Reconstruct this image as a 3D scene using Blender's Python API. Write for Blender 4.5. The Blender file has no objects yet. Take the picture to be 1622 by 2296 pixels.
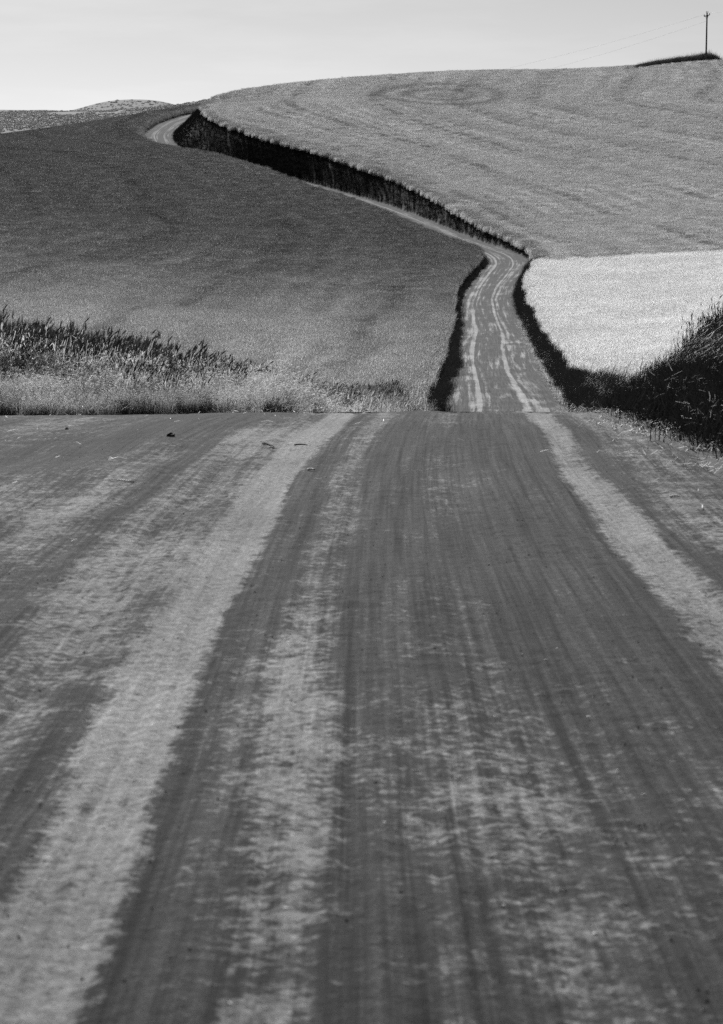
import bpy, math, random
import numpy as np
from mathutils import Vector

SC = bpy.context.scene
R = math.radians
rng = np.random.default_rng(7)

# ------------------------------------------------------------------ camera
FPX, VW, VH, HOR, CAMZ = 5744.0, 1622.0, 2296.0, 600.0, 1.6   # focal length in photo pixels, frame, horizon row, eye height
PITCH = math.atan((VH / 2 - HOR) / FPX)
cd = bpy.data.cameras.new('camera')
cam = bpy.data.objects.new('camera', cd)
SC.collection.objects.link(cam)
cam.location = (0, 0, CAMZ)
cam.rotation_euler = (math.pi / 2 - PITCH, 0, 0)
cd.sensor_fit = 'HORIZONTAL'
cd.sensor_width = 24.0
cd.lens = 24.0 * FPX / VW
cd.clip_start, cd.clip_end = 0.1, 12000
cd.dof.use_dof = True
cd.dof.focus_distance = 75
cd.dof.aperture_fstop = 8.0
SC.camera = cam

# ------------------------------------------------------------------ sky, sun, exposure
SUN_EL, SUN_AZ = R(38), R(-12)           # azimuth from +Y, negative = to the left
W = bpy.data.worlds.new('World')
SC.world = W
W.use_nodes = True
nt = W.node_tree
nt.nodes.clear()
sky = nt.nodes.new('ShaderNodeTexSky')
sky.sky_type = 'NISHITA'
sky.sun_disc = False
sky.sun_elevation = SUN_EL
sky.sun_rotation = SUN_AZ
sky.altitude = 600
sky.air_density = 1.0
sky.dust_density = .9
sep = nt.nodes.new('ShaderNodeSeparateColor')    # red-filtered black and white film
bg = nt.nodes.new('ShaderNodeBackground')
wo = nt.nodes.new('ShaderNodeOutputWorld')
bg.inputs['Strength'].default_value = 0.038
nt.links.new(sky.outputs[0], sep.inputs[0])
tcw = nt.nodes.new('ShaderNodeTexCoord')
mpw = nt.nodes.new('ShaderNodeMapping'); mpw.inputs['Scale'].default_value = (7, 7, 45)
nzw = nt.nodes.new('ShaderNodeTexNoise'); nzw.inputs['Scale'].default_value = 1.0; nzw.inputs['Detail'].default_value = 6; nzw.inputs['Roughness'].default_value = .6
mrw = nt.nodes.new('ShaderNodeMapRange')          # faint high cloud
for k_, v_ in zip((1, 2, 3, 4), (.45, .8, 1.0, 1.12)): mrw.inputs[k_].default_value = v_
muw = nt.nodes.new('ShaderNodeMath'); muw.operation = 'MULTIPLY'
nt.links.new(tcw.outputs['Generated'], mpw.inputs[0]); nt.links.new(mpw.outputs[0], nzw.inputs['Vector'])
nt.links.new(nzw.outputs[0], mrw.inputs[0]); nt.links.new(mrw.outputs[0], muw.inputs[0]); nt.links.new(sep.outputs[0], muw.inputs[1])
nt.links.new(muw.outputs[0], bg.inputs[0])
nt.links.new(bg.outputs[0], wo.inputs[0])

sl = bpy.data.lights.new('sun', 'SUN')
sun = bpy.data.objects.new('sun', sl)
SC.collection.objects.link(sun)
sl.energy = 4.9
sl.angle = R(0.53)
SD = Vector((math.sin(SUN_AZ) * math.cos(SUN_EL), math.cos(SUN_AZ) * math.cos(SUN_EL), math.sin(SUN_EL)))
sun.rotation_euler = SD.to_track_quat('Z', 'Y').to_euler()
sun.location = SD * 50

SC.view_settings.view_transform = 'Standard'
SC.view_settings.look = 'None'
SC.view_settings.exposure = 0.95
SC.view_settings.gamma = 1.0
SC.view_settings.use_curve_mapping = False
SC.cycles.max_bounces = 6
SC.cycles.diffuse_bounces = 3
SC.cycles.transmission_bounces = 4
SC.cycles.use_denoising = False

# ------------------------------------------------------------------ helpers
CP, SP = math.cos(PITCH), math.sin(PITCH)
def pix(x, y, d):
    """photo pixel at ground distance d (world Y) -> world point"""
    cx, cy = (x - VW / 2) / FPX, (VH / 2 - y) / FPX
    dx, dy, dz = cx, CP + cy * SP, -SP + cy * CP
    return (dx / dy * d, d, CAMZ + dz / dy * d)

def pxx(X, Y):
    return VW / 2 + X / np.maximum(Y, 0.5) * FPX

def link(o, parent=None, **props):
    SC.collection.objects.link(o)
    if parent:
        o.parent = parent
    for k, v in props.items():
        o[k] = v
    return o

def mesh_np(name, V, F, mat, smooth=True, uv=None, attrs=None):
    V = np.asarray(V, np.float32)
    F = np.asarray(F, np.int32)
    me = bpy.data.meshes.new(name)
    n = F.shape[1]
    me.vertices.add(len(V)); me.vertices.foreach_set('co', V.ravel())
    me.loops.add(F.size); me.loops.foreach_set('vertex_index', F.ravel())
    me.polygons.add(len(F))
    me.polygons.foreach_set('loop_start', np.arange(0, F.size, n, dtype=np.int32))
    me.polygons.foreach_set('loop_total', np.full(len(F), n, np.int32))
    me.polygons.foreach_set('use_smooth', np.full(len(F), smooth))
    me.update()
    if uv is not None:
        l = me.uv_layers.new(name='UVMap')
        l.data.foreach_set('uv', np.asarray(uv, np.float32)[F.ravel()].ravel())
    for k, v in (attrs or {}).items():
        a = me.attributes.new(k, 'FLOAT', 'POINT')
        a.data.foreach_set('value', np.asarray(v, np.float32))
    me.materials.append(mat)
    return bpy.data.objects.new(name, me)

def grid_faces(nr, nc):
    i = np.arange(nr * nc).reshape(nr, nc)
    return np.stack([i[:-1, :-1], i[:-1, 1:], i[1:, 1:], i[1:, :-1]], -1).reshape(-1, 4)

class Noise:
    def __init__(s, seed):
        s.t = np.random.default_rng(seed).random((256, 256))
    def one(s, x, y):
        xi, yi = np.floor(x).astype(int), np.floor(y).astype(int)
        fx, fy = x - xi, y - yi
        fx, fy = fx * fx * (3 - 2 * fx), fy * fy * (3 - 2 * fy)
        g = lambda a, b: s.t[a & 255, b & 255]
        return (g(xi, yi) * (1 - fx) + g(xi + 1, yi) * fx) * (1 - fy) + (g(xi, yi + 1) * (1 - fx) + g(xi + 1, yi + 1) * fx) * fy
    def fbm(s, x, y, o=3):
        r, a, n = 0, .5, 0
        for k in range(o):
            r = r + a * s.one(x * 2 ** k + 17.3 * k, y * 2 ** k + 5.1 * k); n += a; a *= .5
        return r / n
N1, N2 = Noise(1), Noise(2)
def sstep(a, b, x):
    t = np.clip((x - a) / (b - a), 0, 1)
    return t * t * (3 - 2 * t)

# ------------------------------------------------------------------ materials
def new_mat(name):
    m = bpy.data.materials.new(name)
    m.use_nodes = True
    m.node_tree.nodes.clear()
    return m, m.node_tree
def nd(t, kind, **kw):
    n = t.nodes.new(kind)
    for k, v in kw.items():
        if k.startswith('i_'):
            k2 = k[2:]
            n.inputs[int(k2) if k2.isdigit() else k2].default_value = v
        else:
            setattr(n, k, v)
    return n
def lk(t, a, b):
    t.links.new(a, b)
def val(t, op, a, b=None, c=None, clamp=False):
    n = t.nodes.new('ShaderNodeMath'); n.operation = op; n.use_clamp = clamp
    for i, x in enumerate((a, b, c)):
        if x is None: continue
        if isinstance(x, (int, float)): n.inputs[i].default_value = x
        else: t.links.new(x, n.inputs[i])
    return n.outputs[0]
def ramp(t, fac, stops, interp='LINEAR'):
    n = t.nodes.new('ShaderNodeValToRGB')
    n.color_ramp.interpolation = interp
    e = n.color_ramp.elements
    while len(e) < len(stops): e.new(0.5)
    for el, (p, v) in zip(e, stops):
        el.position = p; el.color = (v, v, v, 1)
    t.links.new(fac, n.inputs[0])
    return n.outputs[0]
def maprange(t, x, a, b, c, d, smooth=False):
    n = t.nodes.new('ShaderNodeMapRange'); n.interpolation_type = 'SMOOTHSTEP' if smooth else 'LINEAR'
    t.links.new(x, n.inputs[0])
    for i, v in zip((1, 2, 3, 4), (a, b, c, d)): n.inputs[i].default_value = v
    return n.outputs[0]
def noise(t, vec, scale, detail=3, rough=.55):
    n = nd(t, 'ShaderNodeTexNoise', i_Scale=scale, i_Detail=detail, i_Roughness=rough)
    t.links.new(vec, n.inputs['Vector'])
    return n.outputs[0]
def mapping(t, vec, sc, loc=(0, 0, 0)):
    n = nd(t, 'ShaderNodeMapping'); n.inputs['Scale'].default_value = sc; n.inputs['Location'].default_value = loc
    t.links.new(vec, n.inputs[0]); return n.outputs[0]

def plant_mat(name, base, transl=.35, rough=.6, spec=.25, vary=.35):
    """leaf material: diffuse + translucent, tone from the instance, random per clump"""
    m, t = new_mat(name)
    at = nd(t, 'ShaderNodeAttribute', attribute_type='INSTANCER', attribute_name='tone')
    geo = nd(t, 'ShaderNodeNewGeometry')
    v = maprange(t, geo.outputs['Random Per Island'], 0, 1, 1 - vary, 1 + vary)
    col = val(t, 'MULTIPLY', val(t, 'MULTIPLY', at.outputs['Fac'], base), v, clamp=True)
    p = nd(t, 'ShaderNodeBsdfPrincipled', i_Roughness=rough)
    p.inputs['Specular IOR Level'].default_value = spec
    tr = nd(t, 'ShaderNodeBsdfTranslucent')
    mx = nd(t, 'ShaderNodeMixShader'); mx.inputs[0].default_value = transl
    lk(t, col, p.inputs['Base Color']); lk(t, col, tr.inputs[0])
    lk(t, p.outputs[0], mx.inputs[1]); lk(t, tr.outputs[0], mx.inputs[2])
    o = nd(t, 'ShaderNodeOutputMaterial'); lk(t, mx.outputs[0], o.inputs[0])
    return m

def simple_mat(name, lo, hi, scale=8, rough=.85, bump=.3, coord='Object'):
    m, t = new_mat(name)
    tc = nd(t, 'ShaderNodeTexCoord')
    n = noise(t, tc.outputs[coord], scale, 5, .6)
    c = ramp(t, n, [(.3, lo), (.7, hi)])
    p = nd(t, 'ShaderNodeBsdfPrincipled', i_Roughness=rough)
    p.inputs['Specular IOR Level'].default_value = .2
    lk(t, c, p.inputs['Base Color'])
    b = nd(t, 'ShaderNodeBump', i_Strength=bump, i_Distance=.02)
    lk(t, n, b.inputs['Height']); lk(t, b.outputs[0], p.inputs['Normal'])
    o = nd(t, 'ShaderNodeOutputMaterial'); lk(t, p.outputs[0], o.inputs[0])
    return m

def road_mat():
    m, t = new_mat('packed_dirt')
    uvn = nd(t, 'ShaderNodeUVMap', uv_map='UVMap')
    uv = uvn.outputs[0]
    sx = nd(t, 'ShaderNodeSeparateXYZ'); lk(t, uv, sx.inputs[0])
    u, v = sx.outputs[0], sx.outputs[1]
    # wander of the wheel lines
    wv = noise(t, mapping(t, uv, (.25, .12, 1)), 1.0, 2)
    we = noise(t, mapping(t, uv, (5.0, 4.0, 1), (9, 3, 0)), 1.0, 5, .65)
    far = maprange(t, v, 58, 95, 0, 1, True)
    dip = val(t, 'MULTIPLY', far, maprange(t, v, 340, 430, 1, 0, True))
    uw = val(t, 'ADD', u, val(t, 'ADD', val(t, 'MULTIPLY', val(t, 'MULTIPLY_ADD', wv, .34, -.17), maprange(t, far, 0, 1, 1, .25)), val(t, 'MULTIPLY_ADD', we, .16, -.08)))
    U = lambda x: (x + 4) / 8
    un = maprange(t, uw, -4, 4, 0, 1)
    # how much pale dust each lane holds
    p = ramp(t, un, [(U(-3.6), .36), (U(-2.7), .30), (U(-2.3), .41), (U(-2.0), .24), (U(-1.80), .51), (U(-1.5), .49), (U(-1.34), .44), (U(-1.25), .82), (U(-1.04), .82),
                     (U(-.95), .26), (U(-.76), .27), (U(-.66), .50), (U(-.52), .42), (U(-.40), .20), (U(-.05), .32), (U(.12), .36), (U(.3), .24), (U(.7), .34), (U(.97), .31), (U(1.09), .80), (U(1.27), .78),
                     (U(1.38), .27), (U(1.62), .50), (U(1.95), .48), (U(2.2), .32), (U(3.2), .33)])
    # patches of crumbled dust, roughly round on the ground; drag lines of grader and tyres run lengthwise
    def cen(x, g): return val(t, 'MULTIPLY_ADD', x, g, -.5 * g)
    n1 = noise(t, mapping(t, uv, (3.4, 2.6, 1)), 1.0, 5, .66)
    n2 = noise(t, mapping(t, uv, (19, 17, 1), (3, 7, 0)), 1.0, 5, .72)
    n3 = noise(t, mapping(t, uv, (.6, .13, 1), (1, 2, 0)), 1.0, 3, .5)
    s1 = noise(t, mapping(t, uv, (34, .30, 1), (0, 5, 0)), 1.0, 3, .65)
    s2 = noise(t, mapping(t, uv, (10, .12, 1), (4, 5, 0)), 1.0, 3, .6)
    sum3 = lambda *a: a[0] if len(a) == 1 else val(t, 'ADD', a[0], sum3(*a[1:]))
    th = sum3(val(t, 'SUBTRACT', p, .5), cen(n1, .8), cen(n2, 1.35), cen(n3, .95), cen(s1, .22), cen(s2, .22))
    # beyond the crest the dust lies in long broken strips
    n4 = noise(t, mapping(t, uv, (2.2, .045, 1), (6, 1, 0)), 1.0, 4, .62)
    th = val(t, 'ADD', th, val(t, 'MULTIPLY', far, val(t, 'MULTIPLY_ADD', n4, 1.9, -1.0)))
    mask = maprange(t, th, -.15, .19, 0, 1, True)
    st = val(t, 'ADD', val(t, 'MULTIPLY', s1, .55), val(t, 'MULTIPLY', s2, .45))
    grain = noise(t, mapping(t, uv, (70, 60, 1)), 1.0, 4, .7)
    blot = noise(t, mapping(t, uv, (22, 16, 1), (2, 9, 0)), 1.0, 4, .65)
    dark = val(t, 'MULTIPLY', maprange(t, st, .38, .62, .004, .036), maprange(t, v, 470, 560, 1, .55, True))
    light = maprange(t, st, .36, .64, .106, .160)
    mix = nd(t, 'ShaderNodeMix', data_type='FLOAT')
    lk(t, mask, mix.inputs[0]); lk(t, dark, mix.inputs[2]); lk(t, light, mix.inputs[3])
    big = maprange(t, noise(t, mapping(t, uv, (.45, .3, 1), (8, 1, 0)), 1.0, 2), .3, .7, .78, 1.22)
    col = val(t, 'MULTIPLY', val(t, 'MULTIPLY', val(t, 'MULTIPLY', mix.outputs[0], big), val(t, 'MULTIPLY_ADD', dip, .35, 1.0)), val(t, 'MULTIPLY', maprange(t, grain, .30, .70, .5, 1.5), maprange(t, blot, .32, .68, .55, 1.45)))
    b = nd(t, 'ShaderNodeBsdfPrincipled', i_Roughness=.95)
    b.inputs['Specular IOR Level'].default_value = .08
    lk(t, col, b.inputs['Base Color'])
    hgt = val(t, 'ADD', val(t, 'MULTIPLY', n2, .02), val(t, 'ADD', val(t, 'MULTIPLY', grain, .008), val(t, 'MULTIPLY', s1, .012)))
    bp = nd(t, 'ShaderNodeBump', i_Strength=.8, i_Distance=1.0)
    lk(t, hgt, bp.inputs['Height']); lk(t, bp.outputs[0], b.inputs['Normal'])
    o = nd(t, 'ShaderNodeOutputMaterial'); lk(t, b.outputs[0], o.inputs[0])
    return m

M_SOIL = simple_mat('dark_soil', .012, .028, 2.5, .95, .5)
M_ROAD = road_mat()
M_HILL = simple_mat('dry_hill_grass', .04, .07, .05, .95, .0)
M_WOOD = simple_mat('weathered_wood', .03, .07, 6, .9, .2)
M_METAL = simple_mat('dull_metal', .05, .08, 10, .6, .1)
M_WIRE = simple_mat('aluminium_wire', .25, .30, 10, .5, .0)
M_CLOD = simple_mat('dark_clod', .02, .05, 30, .95, .5)
M_STONE = simple_mat('pale_stone', .40, .55, 20, .9, .2)
M_STRAW = simple_mat('dry_straw', .45, .60, 20, .7, .1)
M_GRAV = simple_mat('road_grit', .10, .22, 30, .95, .2)
P_STEM = plant_mat('crop_stem', .60, .40)
P_HEAD = plant_mat('crop_head', .72, .30, vary=.22)
P_DHEAD = plant_mat('backlit_dark_ear', .10, .15, .8, .08)  # near ears seen against the sun: their shade is in the base colour
P_BEARD = plant_mat('pale_bearded_ear', .9, .45)
P_GRASS = plant_mat('verge_blade', .60, .40)
P_WEED = plant_mat('dark_weed_blade', .60, .15, .9, .0)
P_LIT = plant_mat('straw_blade', .85, .20)
P_SHRUB = plant_mat('scrub_leaf', .5, .2)

# ------------------------------------------------------------------ road line
pts = [(.38, -20, 0), (.38, 0, 0), (.38, 8, 0), (.39, 14, 0), (.5, 20, 0), (.72, 26, -.04), (.95, 31, -.2), (1.08, 34, -.36), (1.42, 40, -.85), (1.75, 45, -1.32),
       (2.65, 60, -2.62), (3.95, 80, -3.92), (5.15, 100, -4.66)]
pts += [pix(*a) for a in [(1112, 923, 115), (1106, 870, 140), (1104, 839, 160), (1099, 785, 195), (1096, 746, 228), (1087, 705, 258), (1085, 670, 284), (1098, 640, 308), (1120, 612, 332), (1136, 591, 352),
        (1130, 576, 366), (1096, 562, 380), (1040, 544, 396), (985, 521, 414), (900, 484, 440), (811, 452, 465), (700, 420, 488), (620, 399, 505), (500, 371, 525), (410, 346, 545), (362, 325, 562),
        (352, 303, 582), (383, 277, 606), (438, 258, 634), (500, 248, 665), (560, 238, 710), (700, 232, 760)]]
pts = np.array(pts, float)
seg = np.r_[0, np.cumsum(np.hypot(*np.diff(pts[:, :2], axis=0).T))]
sd = np.arange(0, seg[-1], .5)
raw = np.stack([np.interp(sd, seg, pts[:, k]) for k in range(3)], 1)
def gsm(a, sig):
    r = int(4 * sig / .5); x = np.arange(-r, r + 1) * .5
    k = np.exp(-x ** 2 / 2 / sig ** 2); k /= k.sum()
    pad = np.concatenate([2 * a[0] - a[r:0:-1], a, 2 * a[-1] - a[-2:-r - 2:-1]])
    return np.stack([np.convolve(pad[:, i], k, 'valid') for i in range(a.shape[1])], 1)
s_near, s_far = gsm(raw, 1.6), gsm(raw, 5.0)
wgt = sstep(45, 130, raw[:, 1])[:, None]
RC = s_near * (1 - wgt) + s_far * wgt
Yr = RC[:, 1]
# near crest: flat to 22 m, then a parabola
RC[:, 2] = np.where(Yr < 24, 0, RC[:, 2])
par = -.00247 * np.clip(Yr - 22, 0, None) ** 2
bl = sstep(36, 46, Yr)
RC[:, 2] = np.where(Yr < 46, par * (1 - bl) + RC[:, 2] * bl, RC[:, 2])
T = np.gradient(RC[:, :2], axis=0); T /= np.linalg.norm(T, axis=1)[:, None]
RN = np.stack([T[:, 1], -T[:, 0]], 1)         # to the right
SLEN = np.r_[0, np.cumsum(np.hypot(*np.diff(RC[:, :2], axis=0).T))]
LH = np.interp(Yr, [0, 32, 34.5, 40, 115, 330, 360, 560, 700], [9, 9, 2.6, 2.5, 2.75, 2.9, 3.0, 3.4, 3])
RH = np.interp(Yr, [0, 18, 24, 30, 45, 115, 330, 360, 560, 700], [2.6, 2.35, 2.15, 2.15, 2.6, 3.8, 3.5, 3.4, 3.2, 3.2])
BH = np.interp(Yr, [0, 22, 26, 30, 40, 55, 75, 100, 120, 150, 200, 280, 335, 350, 372, 392, 412, 440, 465, 488, 505, 525, 545, 565, 600, 634, 665],
               [.2, .25, .3, .38, .58, 1.0, 1.15, .85, .6, .55, .7, .8, .5, .3, .6, 1.2, 1.9, 2.9, 3.8, 4.5, 5.1, 5.7, 6.0, 6.0, 4.4, 1.0, .2])
BW = np.clip(BH * np.interp(Yr, [330, 380, 520, 570, 640], [.9, .6, .6, 1.2, 1.6]), .6, 9)
BW = np.where(Yr < 150, np.interp(Yr, [0, 20, 95, 120, 150], [1.5, 1.6, 1.6, 1.2, .75]), BW)
STEP = 4
RCc = RC[::STEP]
def road_coord(x, y):
    idx = np.empty(len(x), int)
    for a in range(0, len(x), 20000):
        b = slice(a, a + 20000)
        d = (x[b, None] - RCc[None, :, 0]) ** 2 + (y[b, None] - RCc[None, :, 1]) ** 2
        idx[b] = d.argmin(1)
    i = np.clip(idx * STEP, 0, len(RC) - 1)
    for _ in range(2):
        dx, dy = x - RC[i, 0], y - RC[i, 1]
        al = dx * T[i, 0] + dy * T[i, 1]
        i = np.clip(i + np.round(al / .5).astype(int).clip(-6, 6), 0, len(RC) - 1)
    dx, dy = x - RC[i, 0], y - RC[i, 1]
    return i, dx * RN[i, 0] + dy * RN[i, 1]

# ------------------------------------------------------------------ hillsides either side of the road (smooth surfaces through known heights)
class TPS:
    def __init__(s, P, lam=1e-3):
        P = np.array(P, float); s.c = P[:, :2] / 100; n = len(P)
        K = s.k(np.linalg.norm(s.c[:, None] - s.c[None], axis=2)) + lam * np.eye(n)
        A = np.zeros((n + 3, n + 3)); A[:n, :n] = K; A[:n, n] = 1; A[:n, n + 1:] = s.c; A[n, :n] = 1; A[n + 1:, :n] = s.c.T
        s.w = np.linalg.solve(A, np.r_[P[:, 2], 0, 0, 0])
    def k(s, r):
        return np.where(r > 1e-9, r * r * np.log(np.maximum(r, 1e-9)), 0)
    def __call__(s, x, y):
        o = np.empty(len(x)); n = len(s.c)
        for a in range(0, len(x), 50000):
            b = slice(a, a + 50000)
            q = np.stack([x[b], y[b]], 1) / 100
            r = np.linalg.norm(q[:, None] - s.c[None], axis=2)
            o[b] = s.k(r) @ s.w[:n] + s.w[n] + q @ s.w[n + 1:]
        return o
def at_road(Y):
    return int(np.abs(Yr - Y).argmin())
CR = .85
def can(*a):                        # canopy pixel -> ground
    x, y, z = pix(*a); return (x, y, z - CR)
PL, PR = [], []
for Y in [-20, 0, 12, 20, 26, 30, 33]:
    i = at_road(Y)
    for off in (-2, -6, -12, -25): PL.append((RC[i, 0] + off, Y, RC[i, 2]))
for Y in [36, 40, 46, 52, 60, 70, 80, 90, 100, 112, 125, 140, 160, 180, 200, 225, 250, 275, 300, 320, 336, 350, 365, 380, 395, 412, 430, 448, 465, 480, 495, 510, 540, 560, 580, 600, 620, 645, 670, 710]:
    i = at_road(Y)
    a, b = RC[i], RN[i]
    o = -(LH[i] + 1.6)
    PL.append((a[0] + b[0] * o, a[1] + b[1] * o, a[2] + (-.1 if Y < 60 else .1 if Y < 70 else .3 if Y < 105 else .6 if Y < 370 else .25 if Y < 540 else .8)))
for Y in [-20, 0, 10, 18, 24, 30, 36, 40, 46, 52, 60, 70, 80, 90, 100, 112, 125, 140, 160, 180, 200, 225, 250, 275, 300, 320, 336, 350, 365, 380, 395, 412, 430, 448, 465, 480, 495, 510, 525, 540, 555, 570, 585, 600, 620, 645, 670, 710]:
    i = at_road(Y)
    a, b = RC[i], RN[i]
    o = RH[i] + BW[i] + .2
    PR.append((a[0] + b[0] * o, a[1] + b[1] * o, a[2] + BH[i]))
PL += [(-4.8, 36.5, -.38), (-9, 37, .1), (-16, 38, .3), (-3.2, 42, -1.32), (-8, 45, -.6), (-16, 50, -.4), (-1.6, 51, -1.75), (-9, 60, -1.4), (-20, 70, -1.2), (-2, 70, -2.9), (-1, 90, -4.1), (-12, 100, -3.6), (-25, 110, -2.9)]
PL += [can(*a) for a in [(500, 893, 118), (750, 900, 125), (500, 800, 175), (750, 805, 170), (500, 700, 240), (750, 705, 238), (900, 700, 240), (500, 600, 315), (750, 600, 320), (950, 600, 322), (500, 500, 385), (750, 510, 385),
       (900, 535, 378), (500, 420, 442), (650, 440, 440), (600, 384, 482), (500, 353, 492), (420, 338, 500), (330, 322, 515), (250, 740, 185), (250, 690, 215), (250, 600, 290), (250, 500, 360), (250, 400, 435), (250, 330, 500), (250, 290, 580), (270, 270, 655), (380, 252, 690),
       (0, 680, 205), (0, 600, 270), (0, 500, 345), (0, 400, 425), (0, 340, 490), (0, 309, 560), (100, 296, 600), (-250, 670, 200), (-250, 500, 340), (-250, 380, 440), (-250, 322, 560), (-450, 650, 210), (-450, 480, 350), (-450, 340, 540)]]
PL += [can(*a) for a in [(-450, 345, 700), (-250, 338, 720), (0, 330, 740), (150, 310, 760), (280, 288, 790), (400, 270, 820)]]
PR += [(9, 26, .5), (18, 30, .7), (9.5, 40, 0), (20, 50, .4), (12, 60, -1.0), (25, 70, 0), (16, 85, -2.4), (30, 100, -.9), (15, 110, -4.1), (20, 120, -3.2)]
PR += [can(*a) for a in [(1450, 800, 150), (1400, 745, 190), (1622, 668, 205), (1300, 740, 205), (1400, 690, 240), (1280, 680, 255), (1500, 640, 270), (1622, 610, 285), (1350, 630, 300), (1240, 630, 300), (1900, 600, 230), (1900, 560, 300),
       (1230, 594, 340), (1400, 579, 345), (1622, 562, 350), (1900, 540, 355),
       (1300, 520, 390), (1622, 480, 400), (1900, 450, 410), (1150, 500, 410), (1300, 420, 458), (1622, 385, 465), (1900, 360, 470), (1000, 400, 470), (1150, 350, 510), (1400, 320, 520), (1700, 290, 535), (850, 330, 505), (1000, 290, 545), (1300, 250, 570), (1622, 220, 590),
       (1900, 200, 600), (700, 280, 540), (800, 230, 580), (1000, 210, 605), (1150, 195, 615), (600, 240, 570), (540, 235, 590), (500, 235, 602)]]
SKY = [(505, 213, 628), (520, 208, 632), (600, 197, 636), (700, 184.5, 640), (800, 175, 642), (900, 169, 643), (1000, 164, 645), (1150, 161, 648), (1300, 164, 652), (1410, 160, 660), (1500, 147, 670), (1560, 140, 676), (1622, 137, 680), (1900, 125, 690)]
PR += [can(*a) for a in SKY] + [can(a[0], a[1] + 22, a[2] + 90) for a in SKY] + [can(a[0], a[1] + 60, a[2] + 200) for a in SKY[::2]]
ZL, ZR = TPS(PL, 2e-4), TPS(PR, 2e-4)

def ground(x, y, full=False):
    x = np.asarray(x, float); y = np.asarray(y, float)
    i, t = road_coord(x, y)
    zr = RC[i, 2]
    left = t < 0
    z = np.empty(len(x))
    if left.any():
        e = (-t[left] - LH[i[left]])
        w = sstep(0, 1, e / np.where(y[left] > 540, 1.2, 1.5))
        z[left] = zr[left] * (1 - w) + ZL(x[left], y[left]) * w
    r = ~left
    if r.any():
        e = (t[r] - RH[i[r]]) / BW[i[r]]
        w = sstep(-.05, 1.0, e)
        z[r] = zr[r] * (1 - w) + ZR(x[r], y[r]) * w
    inside = (t > -LH[i]) & (t < RH[i])
    return (z, i, t, inside)

# ground sheet
ys = [-12.0]
while ys[-1] < 900:
    Y = ys[-1]
    ys.append(Y + (.35 if Y < 120 else .55 if Y < 360 else .7 if Y < 680 else 4))
ys = np.array(ys)
q = np.linspace(-1, 1, 360)
GX = (q[None] * (ys[:, None].clip(0) * .19 + 14))
GY = np.repeat(ys[:, None], len(q), 1)
gz, gi, gt, gin = ground(GX.ravel(), GY.ravel())
gz = gz + np.where(gin, -.07, (N1.fbm(GX.ravel() * 1.3, GY.ravel() * 1.3) - .5) * .10)
GV = np.stack([GX.ravel(), GY.ravel(), gz], 1)
link(mesh_np('ground', GV, grid_faces(*GX.shape), M_SOIL), kind='structure', label='dark field soil under the crops and road banks', category='ground')

# road ribbon: a fine sheet up to the crest, a coarser one beyond
def road_z(u, s):
    """wheel ruts and crown, metres"""
    rut = sum(-.018 * np.exp(-((u - c) / w) ** 2) for c, w in ((-1.12, .17), (1.17, .15), (-1.62, .12), (.15, .3)))
    return rut + .05 - .012 * np.abs(u) + (N2.fbm(u * .8, s * .5, 3) - .5) * .065 + (N1.fbm(u * 9, s * .35, 2) - .5) * .012
def road_fine(u, s):
    """drag lines, crumbs and small lumps, metres"""
    lum = sstep(.42, .62, N1.fbm(u * 1.6, s * 1.1, 2))
    return (N1.fbm(u * 24, s * .45, 2) - .5) * .014 + (N2.fbm(u * 9, s * 7, 3) - .5) * (.007 + .016 * lum) + (N1.fbm(u * 27, s * 21, 2) - .5) * .008
def ribbon(svals, ncol_l, ncol_r, fine):
    P = [np.interp(svals, SLEN, a) for a in (RC[:, 0], RC[:, 1], RC[:, 2], RN[:, 0], RN[:, 1], LH, RH)]
    lat = np.r_[np.linspace(0, .5, ncol_l)[:-1], np.linspace(.5, 1, ncol_r)]
    l, r = -P[5][:, None] - .35, P[6][:, None] + .35
    L = lat[None]
    um = np.where(l < -3, -2.4, l + (r - l) * .4)
    u = np.where(L < .5, l + (um - l) * L / .5, um + (r - um) * (L - .5) / .5)
    sv = np.broadcast_to(svals[:, None], u.shape)
    e = np.minimum(u - l, r - u)
    wob = (N1.one(svals * .6, np.full_like(svals, 3.0))[:, None] - .5) * .25
    z = P[2][:, None] + road_z(u, sv) - .16 * (1 - sstep(0, .5 + wob, e))
    if fine: z = z + road_fine(u, sv)
    V = np.stack([P[0][:, None] + P[3][:, None] * u, P[1][:, None] + P[4][:, None] * u, z], -1)
    return V.reshape(-1, 3), np.stack([u, sv], -1).reshape(-1, 2), grid_faces(*u.shape)
S_OF = lambda Y: float(np.interp(Y, Yr, SLEN))
sa = np.r_[np.arange(0, S_OF(4), .5), np.arange(S_OF(4), S_OF(18), .035), np.arange(S_OF(18), S_OF(38), .06), S_OF(38)]
sb = np.r_[np.arange(S_OF(38), S_OF(60), .4), np.arange(S_OF(60), SLEN[-1], 1.0)]
V1, U1, F1 = ribbon(sa, 36, 250, True)
V2, U2, F2 = ribbon(sb, 26, 44, False)
fw = sstep(S_OF(38), S_OF(80), U2[:, 1])
U2[:, 0] = U2[:, 0] * (1 + fw * (.40 * (N1.one(U2[:, 1] / 45, U2[:, 0] * .5 + 4) - .5) + .10)) + fw * (.6 * (N2.one(U2[:, 1] / 50, np.full(len(U2), 2.0)) - .5) + .12 * (N1.one(U2[:, 1] / 14, U2[:, 0] * .9) - .5))
link(mesh_np('road', np.concatenate([V1, V2]), np.concatenate([F1, F2 + len(V1)]), M_ROAD, uv=np.concatenate([U1, U2])), kind='structure', label='winding packed dirt road with pale wheel tracks', category='road')

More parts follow.
